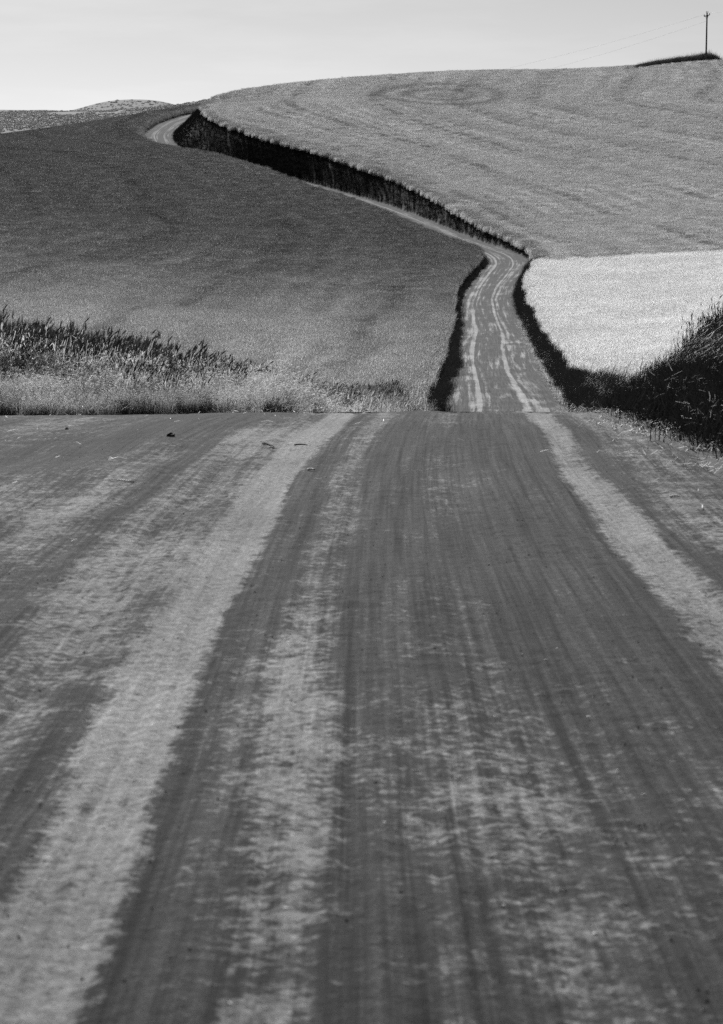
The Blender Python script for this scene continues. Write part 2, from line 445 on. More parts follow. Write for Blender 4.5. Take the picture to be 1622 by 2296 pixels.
def surf(x, y):
    """height of whatever lies on top at x, y (road or soil)"""
    z, i, t, ins = ground(np.atleast_1d(x), np.atleast_1d(y))
    return np.where(ins, RC[i, 2] + road_z(t, SLEN[i]), z)
def hit(x, y, d0=4, d1=60):
    """first ground point under a photo pixel"""
    ds = np.arange(d0, d1, .05)
    P = np.array([pix(x, y, d) for d in ds])
    z = surf(P[:, 0], P[:, 1])
    k = np.argmax(P[:, 2] <= z)
    return (P[k, 0], P[k, 1], float(z[k]))

# ------------------------------------------------------------------ far hills
def hill(name, xs, top, bot, d0, dt, d1, label):
    px = np.linspace(xs[0], xs[-1], 160)
    ds = np.r_[np.linspace(d0, dt, 60), np.linspace(dt, d1, 20)[1:]]
    yt, yb = np.interp(px, xs, top), np.interp(px, xs, bot)
    k = np.exp(-np.linspace(-2, 2, 15) ** 2); k /= k.sum()
    yt = np.convolve(np.pad(yt, 7, 'edge'), k, 'valid'); yb = np.convolve(np.pad(yb, 7, 'edge'), k, 'valid')
    V = []
    for d in ds:
        if d <= dt:
            f = (d - d0) / (dt - d0); f = 1 - (1 - f) ** 1.7
            y = yb * (1 - f) + yt * f
        else:
            y = yt + 70 * ((d - dt) / (d1 - dt)) ** 1.3
        X = (px - VW / 2) / FPX * d
        Z = np.array([pix(0, yy, d)[2] for yy in y])
        Z = Z + (N1.fbm(X / 60, np.full_like(X, d / 60)) - .5) * 3.0
        V.append(np.stack([X, np.full_like(X, d), Z], 1))
    V = np.array(V)
    o = link(mesh_np(name, V.reshape(-1, 3), grid_faces(len(ds), len(px)), M_HILL), kind='structure', label=label, category='hill')
    return V
HA = hill('hill', [-500, -200, 0, 100, 150, 250, 330, 400, 450, 500, 560, 700, 1000], [262, 250, 247, 247, 249, 248, 243, 236, 229, 219, 208, 200, 196],
          [360, 345, 335, 325, 320, 310, 300, 290, 285, 280, 280, 280, 280], 860, 1350, 1700, 'dry scrub covered low hill beyond the dark wheat field')
HB = hill('hill', [-300, 60, 150, 180, 220, 260, 300, 340, 370, 400, 430, 480, 600], [290, 275, 252, 243, 232, 224, 221, 222, 226, 235, 245, 256, 270],
          [330] * 13, 1500, 1900, 2300, 'rounded distant hill dotted with dark shrubs')

# ------------------------------------------------------------------ clump builder (plants that are scattered)
class Clump:
    def __init__(s): s.V, s.F, s.M = [], [], []
    def ribbon(s, P, w, mat, side, taper=True):
        n = len(P); b = len(s.V)
        for k, p in enumerate(P):
            ww = w * (1 - .85 * (k / (n - 1)) ** 1.5) if taper else w
            s.V.append((p[0] - side[0] * ww / 2, p[1] - side[1] * ww / 2, p[2])); s.V.append((p[0] + side[0] * ww / 2, p[1] + side[1] * ww / 2, p[2] + side[2] * ww / 2))
        for k in range(n - 1):
            s.F.append((b + 2 * k, b + 2 * k + 1, b + 2 * k + 3, b + 2 * k + 2)); s.M.append(mat)
    def spindle(s, P, w, mat, sides=4, prof=(.35, 1, .85, .2)):
        b = len(s.V); n = len(P)
        d = P[-1] - P[0]; d = d / (np.linalg.norm(d) + 1e-9)
        a = np.cross(d, (0.3, 0.9, 0.1)); a /= np.linalg.norm(a) + 1e-9
        c = np.cross(d, a)
        for k, p in enumerate(P):
            for j in range(sides):
                an = 2 * math.pi * j / sides
                s.V.append(tuple(p + (a * math.cos(an) + c * math.sin(an)) * w / 2 * prof[k]))
        for k in range(n - 1):
            for j in range(sides):
                j2 = (j + 1) % sides
                s.F.append((b + k * sides + j, b + k * sides + j2, b + (k + 1) * sides + j2, b + (k + 1) * sides + j)); s.M.append(mat)
    def build(s, name, mats):
        me = bpy.data.meshes.new(name)
        me.from_pydata([tuple(map(float, v)) for v in s.V], [], s.F)
        for m in mats: me.materials.append(m)
        me.polygons.foreach_set('material_index', s.M)
        me.update()
        return bpy.data.objects.new(name, me)

WIND = np.array([.8, -.25])          # ears lean to the right
def crop(name, r, size, n, h, stem_w, head_l, head_w, mats, low=0.0, leaves=1, droop=.5, hvar=.14, beard=0):
    c = Clump()
    for _ in range(n):
        x, y = (r.random(2) - .5) * size
        hh = h * (1 + r.normal() * hvar)
        ln = WIND * (.10 + .16 * r.random()) + r.normal(size=2) * .08
        base = np.array([x, y, hh * low])
        mid = np.array([x + ln[0] * hh * .35, y + ln[1] * hh * .35, hh * .62])
        top = np.array([x + ln[0] * hh, y + ln[1] * hh, hh * (1 - .1 * abs(ln[0]))])
        an = r.random() * math.pi
        side = np.array([math.cos(an), math.sin(an), 0])
        c.ribbon([base, mid, top], stem_w, 0, side, False)
        for _l in range(leaves):
            f = .3 + .5 * r.random(); a2 = r.random() * 6.283
            L = hh * (.22 + .15 * r.random()); p0 = base + (top - base) * f
            dv = np.array([math.cos(a2), math.sin(a2), 0])
            c.ribbon([p0, p0 + dv * L * .45 + np.array([0, 0, L * .45]), p0 + dv * L + np.array([0, 0, L * (.1 + .3 * r.random())])], stem_w * 2.2, 0, np.array([-dv[1], dv[0], 0]))
        d = np.array([ln[0] * 2.4, ln[1] * 2.4, 1 - droop * r.random() * 1.2]); d /= np.linalg.norm(d)
        sag = np.array([0, 0, -droop * .22])
        L = head_l * (.8 + .4 * r.random())
        P = [top + d * L * f + sag * L * f * f for f in (0, .3, .7, 1)]
        c.spindle(P, head_w * (.85 + .3 * r.random()), 1)
        for _b in range(beard):
            q0 = P[1 + _b % 2]; a3 = r.normal(size=3) * .25
            dv = d + a3; dv /= np.linalg.norm(dv)
            c.ribbon([q0, q0 + dv * L * .7, q0 + dv * L * 1.25 + sag * L], .0035, 1, side)
    return c.build(name, mats)

def grass(name, r, size, n, h, w, mats, curl=.5, hvar=.35, spray=0, lay=0.0, segs=3):
    c = Clump()
    for _ in range(n):
        x, y = (r.normal(size=2)) * size * .28
        hh = h * max(.25, 1 + r.normal() * hvar)
        a = r.random() * 6.283
        dv = np.array([math.cos(a), math.sin(a), 0]) * (.25 + .75 * r.random()) * curl + np.array([.12, 0, 0])
        el = 1 - lay * r.random()
        P = [np.array([x, y, 0]) + dv * hh * f ** 1.8 + np.array([0, 0, hh * el * (f - .35 * curl * f ** 3)]) for f in np.linspace(0, 1, segs + 1)]
        an = r.random() * 3.14
        c.ribbon(P, w * (.7 + .6 * r.random()), 0, np.array([math.cos(an), math.sin(an), 0]))
        for _s in range(spray):               # fine seed sprays
            q0 = P[-1] - (P[-1] - P[-2]) * r.random()
            dv2 = r.normal(size=3); dv2[2] = abs(dv2[2]) * .6; dv2 /= np.linalg.norm(dv2)
            c.ribbon([q0, q0 + dv2 * .05, q0 + dv2 * .09 + np.array([.01, 0, -.015])], w * 1.3, 1, np.array([-dv2[1], dv2[0], .3]))
    return c.build(name, mats)

def litter(name, r, size, n, L, w, mats, up=.12):
    c = Clump()
    for _ in range(n):
        x, y = (r.random(2) - .5) * size
        a = r.random() * 6.283; l = L * (.4 + r.random())
        dv = np.array([math.cos(a), math.sin(a), 0]); z0 = .01 + up * r.random() * .6
        p0 = np.array([x, y, z0]); p1 = p0 + dv * l * .5 + np.array([0, 0, up * r.normal() * .5 + .01]); p2 = p0 + dv * l + np.array([0, 0, up * r.normal() * .4])
        p1[2] = max(p1[2], .01); p2[2] = max(p2[2], .005)
        c.ribbon([p0, p1, p2], w * (.6 + .8 * r.random()), 0, np.array([-dv[1], dv[0], .4]), False)
    return c.build(name, mats)

def shrub(name, r, n, mats):
    c = Clump()
    for _ in range(n):
        d = r.normal(size=3); d[2] = abs(d[2]); d /= np.linalg.norm(d)
        p = d * np.array([1, 1, .75]) * (.35 + .65 * r.random() ** .5)
        a = r.normal(size=3); a /= np.linalg.norm(a); b = np.cross(a, d); b /= np.linalg.norm(b) + 1e-9
        k = len(c.V); sz = .22
        for u, v in ((-1, -1), (1, -1), (1, 1), (-1, 1)):
            c.V.append(tuple(p + a * u * sz * .5 + b * v * sz * .5))
        c.F.append((k, k + 1, k + 2, k + 3)); c.M.append(0)
    return c.build(name, mats)

def kit(name, objs):
    col = bpy.data.collections.new(name)
    for o in objs: col.objects.link(o)
    return col

r_ = np.random.default_rng(11)
K_WN = kit('wheat_close', [crop('stalks', r_, .5, 48, .90, .006, .125, .021, [P_STEM, P_DHEAD], leaves=2, beard=5) for _ in range(5)])
K_WR = kit('barley_close', [crop('stalks', r_, .5, 60, .90, .006, .075, .013, [P_STEM, P_HEAD], leaves=2, beard=4) for _ in range(5)])
K_BEARD = kit('bearded', [crop('stalks', r_, .35, 7, .80, .006, .11, .016, [P_STEM, P_BEARD], leaves=1, droop=1.3, beard=10) for _ in range(3)])
K_WM = kit('wheat_mid', [crop('stalks', r_, 1.3, 190, .90, .009, .11, .022, [P_STEM, P_HEAD], low=.1, leaves=1) for _ in range(5)])
K_WF = kit('wheat_far', [crop('stalks', r_, 2.4, 440, .92, .012, .14, .028, [P_STEM, P_HEAD], low=.25, leaves=1, hvar=.10) for _ in range(6)])
K_GR = kit('verge', [grass('blades', r_, .55, 110, .42, .0065, [P_GRASS, P_GRASS], spray=3, hvar=.5) for _ in range(4)])
K_GD = kit('bank', [grass('blades', r_, .9, 120, .5, .012, [P_WEED, P_WEED], curl=.8, spray=0) for _ in range(4)])
K_GT = kit('tall', [grass('blades', r_, 1.6, 160, 1.5, .03, [P_WEED, P_WEED], curl=.35, spray=1) for _ in range(3)])
K_LI = kit('litter', [litter('straws', r_, .9, 60, .15, .005, [P_LIT], .07) for _ in range(4)])
K_SH = kit('scrub', [shrub('leaves', r_, 70, [P_SHRUB]) for _ in range(4)])

def scatter(name, col, x, y, label, cat, tone=1.0, scale=1.0, z=None, tilt=.06, sink=0.0, spin=True, zs=None):
    n = len(x)
    z = (surf(x, y) if z is None else z) - sink
    k = len(col.objects)
    me = bpy.data.meshes.new(name)
    me.vertices.add(n)
    me.vertices.foreach_set('co', np.stack([x, y, z], 1).astype(np.float32).ravel())
    def fa(nm, kind, key, v):
        a = me.attributes.new(nm, kind, 'POINT'); a.data.foreach_set(key, np.ascontiguousarray(v).ravel())
    sc3 = np.ones((n, 3)) * (np.broadcast_to(scale, (n,)) * (1 + rng.normal(size=n) * .07))[:, None]
    if zs is not None: sc3[:, 2] *= zs
    fa('sc', 'FLOAT_VECTOR', 'vector', sc3.astype(np.float32))
    # lean stays with the wind: turn only by half circles when spin is off
    rz = rng.random(n) * 6.283 if spin else rng.normal(size=n) * .5
    fa('rot', 'FLOAT_VECTOR', 'vector', np.stack([rng.normal(size=n) * tilt, rng.normal(size=n) * tilt, rz], 1).astype(np.float32))
    fa('which', 'INT', 'value', rng.integers(0, k, n).astype(np.int32))
    fa('tone', 'FLOAT', 'value', (np.broadcast_to(tone, (n,)) * 1.0).astype(np.float32))
    g = bpy.data.node_groups.new(name + '_nodes', 'GeometryNodeTree')
    g.interface.new_socket('Geometry', in_out='INPUT', socket_type='NodeSocketGeometry')
    g.interface.new_socket('Geometry', in_out='OUTPUT', socket_type='NodeSocketGeometry')
    N = g.nodes.new
    gi_, go_ = N('NodeGroupInput'), N('NodeGroupOutput')
    ci = N('GeometryNodeCollectionInfo'); ci.inputs['Collection'].default_value = col; ci.inputs['Separate Children'].default_value = True; ci.inputs['Reset Children'].default_value = True
    ip = N('GeometryNodeInstanceOnPoints'); ip.inputs['Pick Instance'].default_value = True
    def na(nm, kind):
        a = N('GeometryNodeInputNamedAttribute'); a.data_type = kind; a.inputs[0].default_value = nm
        return [s for s in a.outputs if s.enabled and s.name == 'Attribute'][0]
    L = g.links.new
    L(gi_.outputs[0], ip.inputs['Points']); L(ci.outputs[0], ip.inputs['Instance'])
    L(na('which', 'INT'), ip.inputs['Instance Index'])
    e2r = N('FunctionNodeEulerToRotation'); L(na('rot', 'FLOAT_VECTOR'), e2r.inputs[0]); L(e2r.outputs[0], ip.inputs['Rotation'])
    L(na('sc', 'FLOAT_VECTOR'), ip.inputs['Scale'])
    L(ip.outputs[0], go_.inputs[0])
    o = link(bpy.data.objects.new(name, me), kind='stuff', label=label, category=cat)
    md = o.modifiers.new('scatter', 'NODES'); md.node_group = g
    print(name, n)
    return o

def jgrid(x0, x1, y0, y1, step):
    nx, ny = max(1, int((x1 - x0) / step)), max(1, int((y1 - y0) / step))
    X, Y = np.meshgrid(np.linspace(x0, x1, nx), np.linspace(y0, y1, ny))
    return (X + (rng.random(X.shape) - .5) * step).ravel(), (Y + (rng.random(X.shape) - .5) * step).ravel()
def fan(y0, y1, step, pl, pr):
    """jittered points on the ground between two photo columns"""
    xs, ys_ = [], []
    y = y0
    while y < y1:
        a, b = (pl - VW / 2) / FPX * y, (pr - VW / 2) / FPX * y
        n = max(2, int((b - a) / step))
        xs.append(np.linspace(a, b, n) + (rng.random(n) - .5) * step); ys_.append(y + (rng.random(n) - .5) * step)
        y += step * .9
    return np.concatenate(xs), np.concatenate(ys_)
def keep(x, y, f):
    i, t = road_coord(x, y)
    m = f(x, y, i, t)
    return x[m], y[m], i[m], t[m]

# ------------------------------------------------------------------ left field
VLW = lambda Y: np.interp(Y, [30, 34, 40, 60, 90, 115, 200, 330, 540, 560, 640], [2.6, 2.2, 1.5, .9, .9, 1.2, 1.2, 1.0, .5, 1.6, 1.4])
def edge_l(i, t): return -t - LH[i]
def stripes(x, y, t, k=1.0):
    """drilling passes that follow the road, with drift"""
    w = (N1.fbm(x / 35, y / 35, 2) - .5) * 16
    s = np.sin((t + w) * .9) * .5 + np.sin((t + w) * .33 + 1) * .5
    tram = np.abs(((t + w * .22) / 19.0) % 1 - .5) < .022
    return (1 - .28 * tram) + k * (.03 * s + .09 * (N2.fbm(x / 11, y / 18, 3) - .5) + .22 * (N1.fbm((t + w * .35) / 2.6, y / 90, 2) - .5) + .14 * np.sin((t + w * .35) * 1.7) * sstep(.45, .7, N2.fbm(x / 22 + 7, y / 40, 2)))
def tone_left(x, y, t):
    slope_shade = .36 + .46 * (1 - sstep(120, 400, y + .35 * x))       # hill shading put into the crop tone, lighter at the foot
    return slope_shade * stripes(x, y, t)
front = lambda x, y: y > 35.3 + .25 * np.sin(x * 1.3)
x, y = jgrid(-16, 6, 34, 104, .30)
x, y, i, t = keep(x, y, lambda x, y, i, t: (edge_l(i, t) > VLW(y)) & (t < 0) & (y > 36.9 + .3 * np.sin(x * 1.3)) & (edge_l(i, t) < np.interp(y, [58, 66], [9, 3])))
scatter('wheat', K_WN, x, y, 'wheat standing along the near edge of the left field, backlit shade in the ear colour', 'wheat', .95 * stripes(x, y, t), .86 + .24 * N1.fbm(x / .8, y / .8), spin=False)
x, y = jgrid(-14, 3, 34.5, 58, .85)
x, y, i, t = keep(x, y, lambda x, y, i, t: (edge_l(i, t) > VLW(y) - 1.0) & (edge_l(i, t) < VLW(y) + 1.0) & (t < 0) & (y > 35.3))
scatter('bearded_grass', K_BEARD, x, y, 'pale drooping bearded ears in front of the dark wheat', 'grass', 1.0, .92, spin=False)
x, y = fan(58, 260, .8, -260, 1120)
x, y, i, t = keep(x, y, lambda x, y, i, t: (edge_l(i, t) > VLW(y)) & (t < 0))
scatter('wheat', K_WM, x, y, 'even grey wheat filling the dip left of the road', 'wheat', tone_left(x, y, t), 1.0, spin=False)
x, y = fan(258, 720, 1.25, -330, 1150)
x, y, i, t = keep(x, y, lambda x, y, i, t: (edge_l(i, t) > VLW(y) + .5) & (t < 0) & ((y < 720)))
tl = tone_left(x, y, t)
P0 = pxx(x, y)
scatter('wheat', K_WF, x, y, 'wheat covering the hillside left of the road, slope shading in its tone', 'wheat', tl, 1.0, spin=False)
x, y = fan(100, 560, .55, 300, 1150)
x, y, i, t = keep(x, y, lambda x, y, i, t: (edge_l(i, t) > VLW(y) - .25) & (edge_l(i, t) < VLW(y) + .7) & (t < 0) & (y < 548))
scatter('wheat', K_WM, x, y, 'upright wall of wheat along the left edge of the winding road', 'wheat', tone_left(x, y, t), .95, spin=False)

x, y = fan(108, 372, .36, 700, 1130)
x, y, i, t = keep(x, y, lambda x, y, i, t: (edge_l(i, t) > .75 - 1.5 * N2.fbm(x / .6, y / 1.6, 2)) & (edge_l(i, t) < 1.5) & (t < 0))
scatter('bank_shade_weeds', K_GD, x, y, 'weeds below the left wheat edge, darkened as its shaded side and shadow', 'weeds', .06, .85 + .5 * N1.fbm(x / 1.5, y / 3), tilt=.2)  # dark ragged strip painted as the wheat edge's shaded side and shadow teeth

# ------------------------------------------------------------------ left verge
x, y = jgrid(-15, 3, 33.4, 48, .16)
x, y, i, t = keep(x, y, lambda x, y, i, t: (t < 0) & (y > 33.6 + .15 * np.sin(x * 2.1) + .1 * np.sin(x * 5)) & ((edge_l(i, t) > .05) | (y < 34.8) & (x < -1.3)) & ((edge_l(i, t) < VLW(y) + .3) | (y < 37.6)))
scatter('verge_grass', K_GR, x, y, 'fine pale weedy grass on the near left verge below the wheat', 'grass', .52 + .9 * (N1.fbm(x / .8, y / .8) - .5), np.interp(y, [33.5, 34.3, 36, 38], [.30, .5, .85, 1.0]) * (.45 + 1.1 * N2.fbm(x / .9, y / .9)), tilt=.2)
x, y = jgrid(-14, 1, 34.3, 40, .62)
x, y, i, t = keep(x, y, lambda x, y, i, t: (t < 0) & (edge_l(i, t) > .2) & (edge_l(i, t) < VLW(y) + .4) | (t < 0) & (y < 37.4) & (x < -1.6))
scatter('verge_weeds_and_shade', K_GD, x, y, 'darker leafy weeds mixed into the pale left verge grass', 'weeds', .16 + .2 * rng.random(len(x)), .55 + .8 * N1.fbm(x / .7, y / .7) * np.interp(y, [34, 37], [.5, 1.1]), tilt=.25)
x, y = jgrid(-14, 2, 34.9, 44, .55)
x, y, i, t = keep(x, y, lambda x, y, i, t: (t < 0) & (edge_l(i, t) > .5) & (edge_l(i, t) < VLW(y)) & (rng.random(len(t)) < .5) | (t < 0) & (y > 35.3) & (y < 37) & (x < -1.8) & (rng.random(len(t)) < .6))
scatter('stray_wheat', K_WN, x, y, 'stray wheat stalks growing out of the left verge grass', 'wheat', .8, np.interp(y, [35, 37, 44], [.55, .8, .85]), spin=False)
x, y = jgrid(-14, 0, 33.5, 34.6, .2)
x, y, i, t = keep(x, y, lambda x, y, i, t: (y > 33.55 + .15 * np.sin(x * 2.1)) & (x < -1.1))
scatter('verge_weeds_and_shade', K_GD, x, y, 'low weeds along the foot of the near left verge, blackened as grass shade', 'weeds', .06, .22 + .3 * N1.fbm(x * 1.3, y), tilt=.2)  # added dark row standing in for the shade inside the verge grass
x, y = fan(46, 115, .3, 500, 1100)
x, y, i, t = keep(x, y, lambda x, y, i, t: (t < 0) & (edge_l(i, t) > .1) & (edge_l(i, t) < VLW(y) + .2))
scatter('verge_grass', K_GR, x, y, 'grass verge running down beside the left wheat into the dip', 'grass', .55, .85, tilt=.15)
x, y = jgrid(-14, 0, 33.4, 35.0, .75)
x, y, i, t = keep(x, y, lambda x, y, i, t: (y > 33.4 + .3 * np.sin(x * 2.1)) & (x < -.9))
scatter('straw_litter', K_LI, x, y, 'dry stalks lying at the foot of the left verge', 'straw', .5, 1.0, tilt=.15)
x, y = fan(535, 665, .55, 230, 520)
x, y, i, t = keep(x, y, lambda x, y, i, t: (t < 0) & (edge_l(i, t) > .4) & (edge_l(i, t) < 1.9))
scatter('verge_grass', K_GD, x, y, 'pale tufted grass strip left of the far upper bend', 'grass', .55, 1.5)

# ------------------------------------------------------------------ right side
def edge_r(i, t): return (t - RH[i])
YB = lambda x: 346 + .9 * np.sin(x * .2) + .6 * np.sin(x * .9) + .05 * x
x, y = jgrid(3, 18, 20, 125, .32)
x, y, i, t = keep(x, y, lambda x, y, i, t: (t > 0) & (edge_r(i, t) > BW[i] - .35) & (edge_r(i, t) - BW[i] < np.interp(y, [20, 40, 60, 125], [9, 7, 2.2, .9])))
scatter('barley', K_WR, x, y, 'ears on top of the near right bank, shade side put into their tone', 'barley', np.interp(edge_r(i, t) - BW[i], [0, .8, 2.5], [.03, .10, .55]), .62 + .36 * N1.fbm(x / 1.2, y / 1.2), spin=False)  # tone falls towards the bank edge to paint the shaded face
x, y = fan(58, 352, .8, 1080, 1900)
x, y, i, t = keep(x, y, lambda x, y, i, t: (t > 0) & (edge_r(i, t) > BW[i] + .6) & (y < YB(x)))
scatter('barley', K_WM, x, y, 'bright ripe barley in the small field right of the road', 'barley', 1.2 * (1 + .18 * (N2.fbm(x / 8, y / 8) - .5)), .95, spin=False)
def tone_right(x, y, t):
    s = stripes(x, y, t, 1.0)
    c = pix(985, 225, 600)
    d = np.hypot((x - c[0]) / 16, (y - c[1]) / 22)
    swirl = np.where(d < 1.3, -.12 * (1 + np.sin(d * 16)) * (1 - sstep(.9, 1.3, d)), 0)
    return .85 * (s + swirl)
x, y = fan(345, 730, 1.3, 380, 1930)
x, y, i, t = keep(x, y, lambda x, y, i, t: (t > 0) & (edge_r(i, t) > BW[i] + .4) & (y > YB(x) + .8))
scatter('wheat', K_WF, x, y, 'grey wheat covering the big rounded hill right of the road', 'wheat', tone_right(x, y, t), 1.0, spin=False)
x, y = fan(340, 660, .6, 420, 1250)
x, y, i, t = keep(x, y, lambda x, y, i, t: (t > 0) & (edge_r(i, t) > BW[i] + .15) & (edge_r(i, t) < BW[i] + 1.3) & (y > YB(x)))
scatter('wheat', K_WM, x, y, 'ragged wheat edge along the top of the tall cut bank', 'wheat', .55 + .3 * (N1.fbm(x / 3, y / 3) - .5), .7 + .6 * N2.fbm(x / 1.5, y / 4), spin=False)
# banks
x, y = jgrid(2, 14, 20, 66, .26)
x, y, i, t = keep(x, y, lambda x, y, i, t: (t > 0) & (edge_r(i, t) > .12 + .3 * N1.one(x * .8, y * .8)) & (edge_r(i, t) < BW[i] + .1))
scatter('bank_shade_weeds', K_GD, x, y, 'weeds on the near right bank, its shade painted into their tone', 'weeds', .04, .75, tilt=.25)  # low tone carries the black shade of the bank
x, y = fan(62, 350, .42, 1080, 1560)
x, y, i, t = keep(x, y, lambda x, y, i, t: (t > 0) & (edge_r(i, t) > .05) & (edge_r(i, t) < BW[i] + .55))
scatter('bank_shade_weeds', K_GD, x, y, 'weeds between the road and the bright barley, bank shade in their tone', 'weeds', .05, .8 + .5 * N1.fbm(x / 2, y / 2), tilt=.2)  # shade of the backlit bank deepened through the weed tone
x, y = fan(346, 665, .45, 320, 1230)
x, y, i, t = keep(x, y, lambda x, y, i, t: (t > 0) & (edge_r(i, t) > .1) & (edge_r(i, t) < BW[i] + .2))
scatter('bank_shade_weeds', K_GD, x, y, 'grass covering the tall cut bank above the road, shade in its near black tone', 'weeds', .025, .62 + .5 * N1.fbm(x / 3, y / 3), tilt=.55)  # cut bank's shadow side put into the grass tone
# straw along the right foot
x, y = fan(44, 300, .42, 1080, 1560)
x, y, i, t = keep(x, y, lambda x, y, i, t: (t > 0) & (edge_r(i, t) > -.55 + .5 * rng.random(len(t))) & (edge_r(i, t) < .9) & (y < 250))
scatter('straw_litter', K_LI, x, y, 'pale straw scattered along the right shoulder of the road', 'straw', .8, 1.0, tilt=.12)
x, y = jgrid(2, 8, 20, 46, .5)
x, y, i, t = keep(x, y, lambda x, y, i, t: (t > 0) & (edge_r(i, t) > -.5 + .6 * rng.random(len(t))) & (edge_r(i, t) < 1.1))
scatter('straw_litter', K_LI, x, y, 'loose straw and stalks below the near right bank', 'straw', .32, .8, tilt=.1)

x, y = jgrid(2, 12, 20, 130, 1.1)
x, y, i, t = keep(x, y, lambda x, y, i, t: (t > 0) & (edge_r(i, t) > .3) & (edge_r(i, t) < BW[i] + .1))
scatter('straw_litter', K_LI, x, y, 'sunlit straw flecks caught on the dark right bank', 'straw', .6, .7, z=surf(x, y) + .2, tilt=.5)
K_ST = kit('straw_bits', [litter('straw', r_, .02, 1, .12, .006, [P_LIT], .01) for _ in range(4)])
x, y = jgrid(-5, 4, 14, 34, .55)
x, y, i, t = keep(x, y, lambda x, y, i, t: rng.random(len(t)) < np.interp(t, [-4, -2, -1, 1, 1.8, 2.6], [.5, .25, .06, .06, .3, .8]) * np.interp(y, [14, 30], [.4, 1]))
scatter('straw_bits', K_ST, x, y, 'single short straws scattered over the near road', 'straw', .3, .9, tilt=.02)

# ------------------------------------------------------------------ scrub on the far hills
def on_hill(H, n, sc, name, label, tone):
    a = H[:60].reshape(-1, 3)
    r, c = rng.random(n) * 53, rng.random(n) * (H.shape[1] - 2)
    r0, c0 = r.astype(int), c.astype(int)
    fr, fc = (r - r0)[:, None], (c - c0)[:, None]
    P = (H[r0, c0] * (1 - fr) + H[r0 + 1, c0] * fr) * (1 - fc) + (H[r0, c0 + 1] * (1 - fr) + H[r0 + 1, c0 + 1] * fr) * fc
    px = pxx(P[:, 0], P[:, 1]); dens = N1.fbm(P[:, 0] / 40, P[:, 1] / 60)
    m = (px > -150) & (px < 640) & (dens > .36)
    P = P[m]
    scatter(name, K_SH, P[:, 0], P[:, 1], label, 'shrubs', tone, sc * (.5 + rng.random(len(P)) ** 2), z=P[:, 2], tilt=.1)
on_hill(HA, 7000, .65, 'scrub', 'low dark scrub dotting the dry hill beyond the fields', .36)
on_hill(HB, 2600, 1.0, 'scrub', 'dark shrubs on the rounded distant hill', .36)
on_hill(HA, 30000, .7, 'dry_grass', 'tufts of dry grass on the hill beyond the fields', .5)

# ------------------------------------------------------------------ power pole on the hilltop
def tube(name, P, r0, r1, mat, sides=8, parent=None, **kw):
    P = np.array(P, float); V, F = [], []
    for k, p in enumerate(P):
        d = P[min(k + 1, len(P) - 1)] - P[max(k - 1, 0)]; d /= np.linalg.norm(d)
        a = np.cross(d, (.12, .95, .31) if abs(d[2]) > .5 else (0, 0, 1)); a /= np.linalg.norm(a); b = np.cross(d, a)
        rr = r0 + (r1 - r0) * k / (len(P) - 1)
        for j in range(sides):
            an = 2 * math.pi * j / sides
            V.append(tuple(p + (a * math.cos(an) + b * math.sin(an)) * rr))
    for k in range(len(P) - 1):
        for j in range(sides):
            j2 = (j + 1) % sides
            F.append((k * sides + j, k * sides + j2, (k + 1) * sides + j2, (k + 1) * sides + j))
    F.append(tuple(range(sides))[::-1]); F.append(tuple((len(P) - 1) * sides + j for j in range(sides)))
    me = bpy.data.meshes.new(name); me.from_pydata(V, [], F); me.materials.append(mat)
    for p in me.polygons: p.use_smooth = len(p.vertices) == 4
    return link(bpy.data.objects.new(name, me), parent, **kw)
def lathe(name, prof, mat, parent, loc, sides=10):
    V, F = [], []
    for r, z in prof:
        for j in range(sides):
            V.append((r * math.cos(6.28318 * j / sides), r * math.sin(6.28318 * j / sides), z))
    for k in range(len(prof) - 1):
        for j in range(sides):
            j2 = (j + 1) % sides
            F.append((k * sides + j, k * sides + j2, (k + 1) * sides + j2, (k + 1) * sides + j))
    F.append(tuple(range(sides))[::-1]); F.append(tuple((len(prof) - 1) * sides + j for j in range(sides)))
    me = bpy.data.meshes.new(name); me.from_pydata(V, [], F); me.materials.append(mat)
    o = link(bpy.data.objects.new(name, me), parent); o.location = loc
    return o
PD = 684
bx, by, _ = pix(1584, 122, PD)
bz = float(surf(bx, by)[0])
ptop = pix(1587.5, 24, PD)[2]
PHt = ptop - bz
print('pole height', PHt, 'base', bx, by, bz)
pole = link(bpy.data.objects.new('power_pole', None), label='tall wooden power pole with crossarm on the hilltop against the sky', category='power pole')
pole.location = (bx, by, bz)
tube('pole', [(0, 0, -.4), (.05, 0, PHt * .4), (.10, 0, PHt * .8), (.12, 0, PHt - .5)], .24, .17, M_WOOD, 10, pole)
arm_z = PHt - 1.25
A0, A1 = np.array([-.75, -.9, arm_z - .25]), np.array([.95, .9, arm_z + .35])
arm = tube('crossarm', [A0, (A0 + A1) / 2, A1], .13, .13, M_WOOD, 6, pole)
INS = [(.02, .22), (.98, .22)]
tops = []
for f, hgt in INS:
    p = A0 + (A1 - A0) * f
    lathe('insulator', [(.05, 0), (.05, .18), (.14, .20), (.15, .34), (.09, .38), (.10, .46), (.03, .52)], M_METAL, pole, tuple(p))
    tops.append(p + np.array([0, 0, .5]))
for dx in (-.16, .22):
    lathe('insulator', [(.04, -.1), (.04, .18), (.13, .20), (.13, .34), (.08, .38), (.03, .52)], M_METAL, pole, (.12 + dx, 0, PHt - .55))
tube('brace', [(.11, -.05, PHt - 2.4), tuple(A0 * .55 + np.array([.1, 0, arm_z]) * .45)], .045, .045, M_METAL, 6, pole)
tube('brace', [(.11, .05, PHt - 2.4), tuple(A1 * .55 + np.array([.1, 0, arm_z]) * .45)], .045, .045, M_METAL, 6, pole)
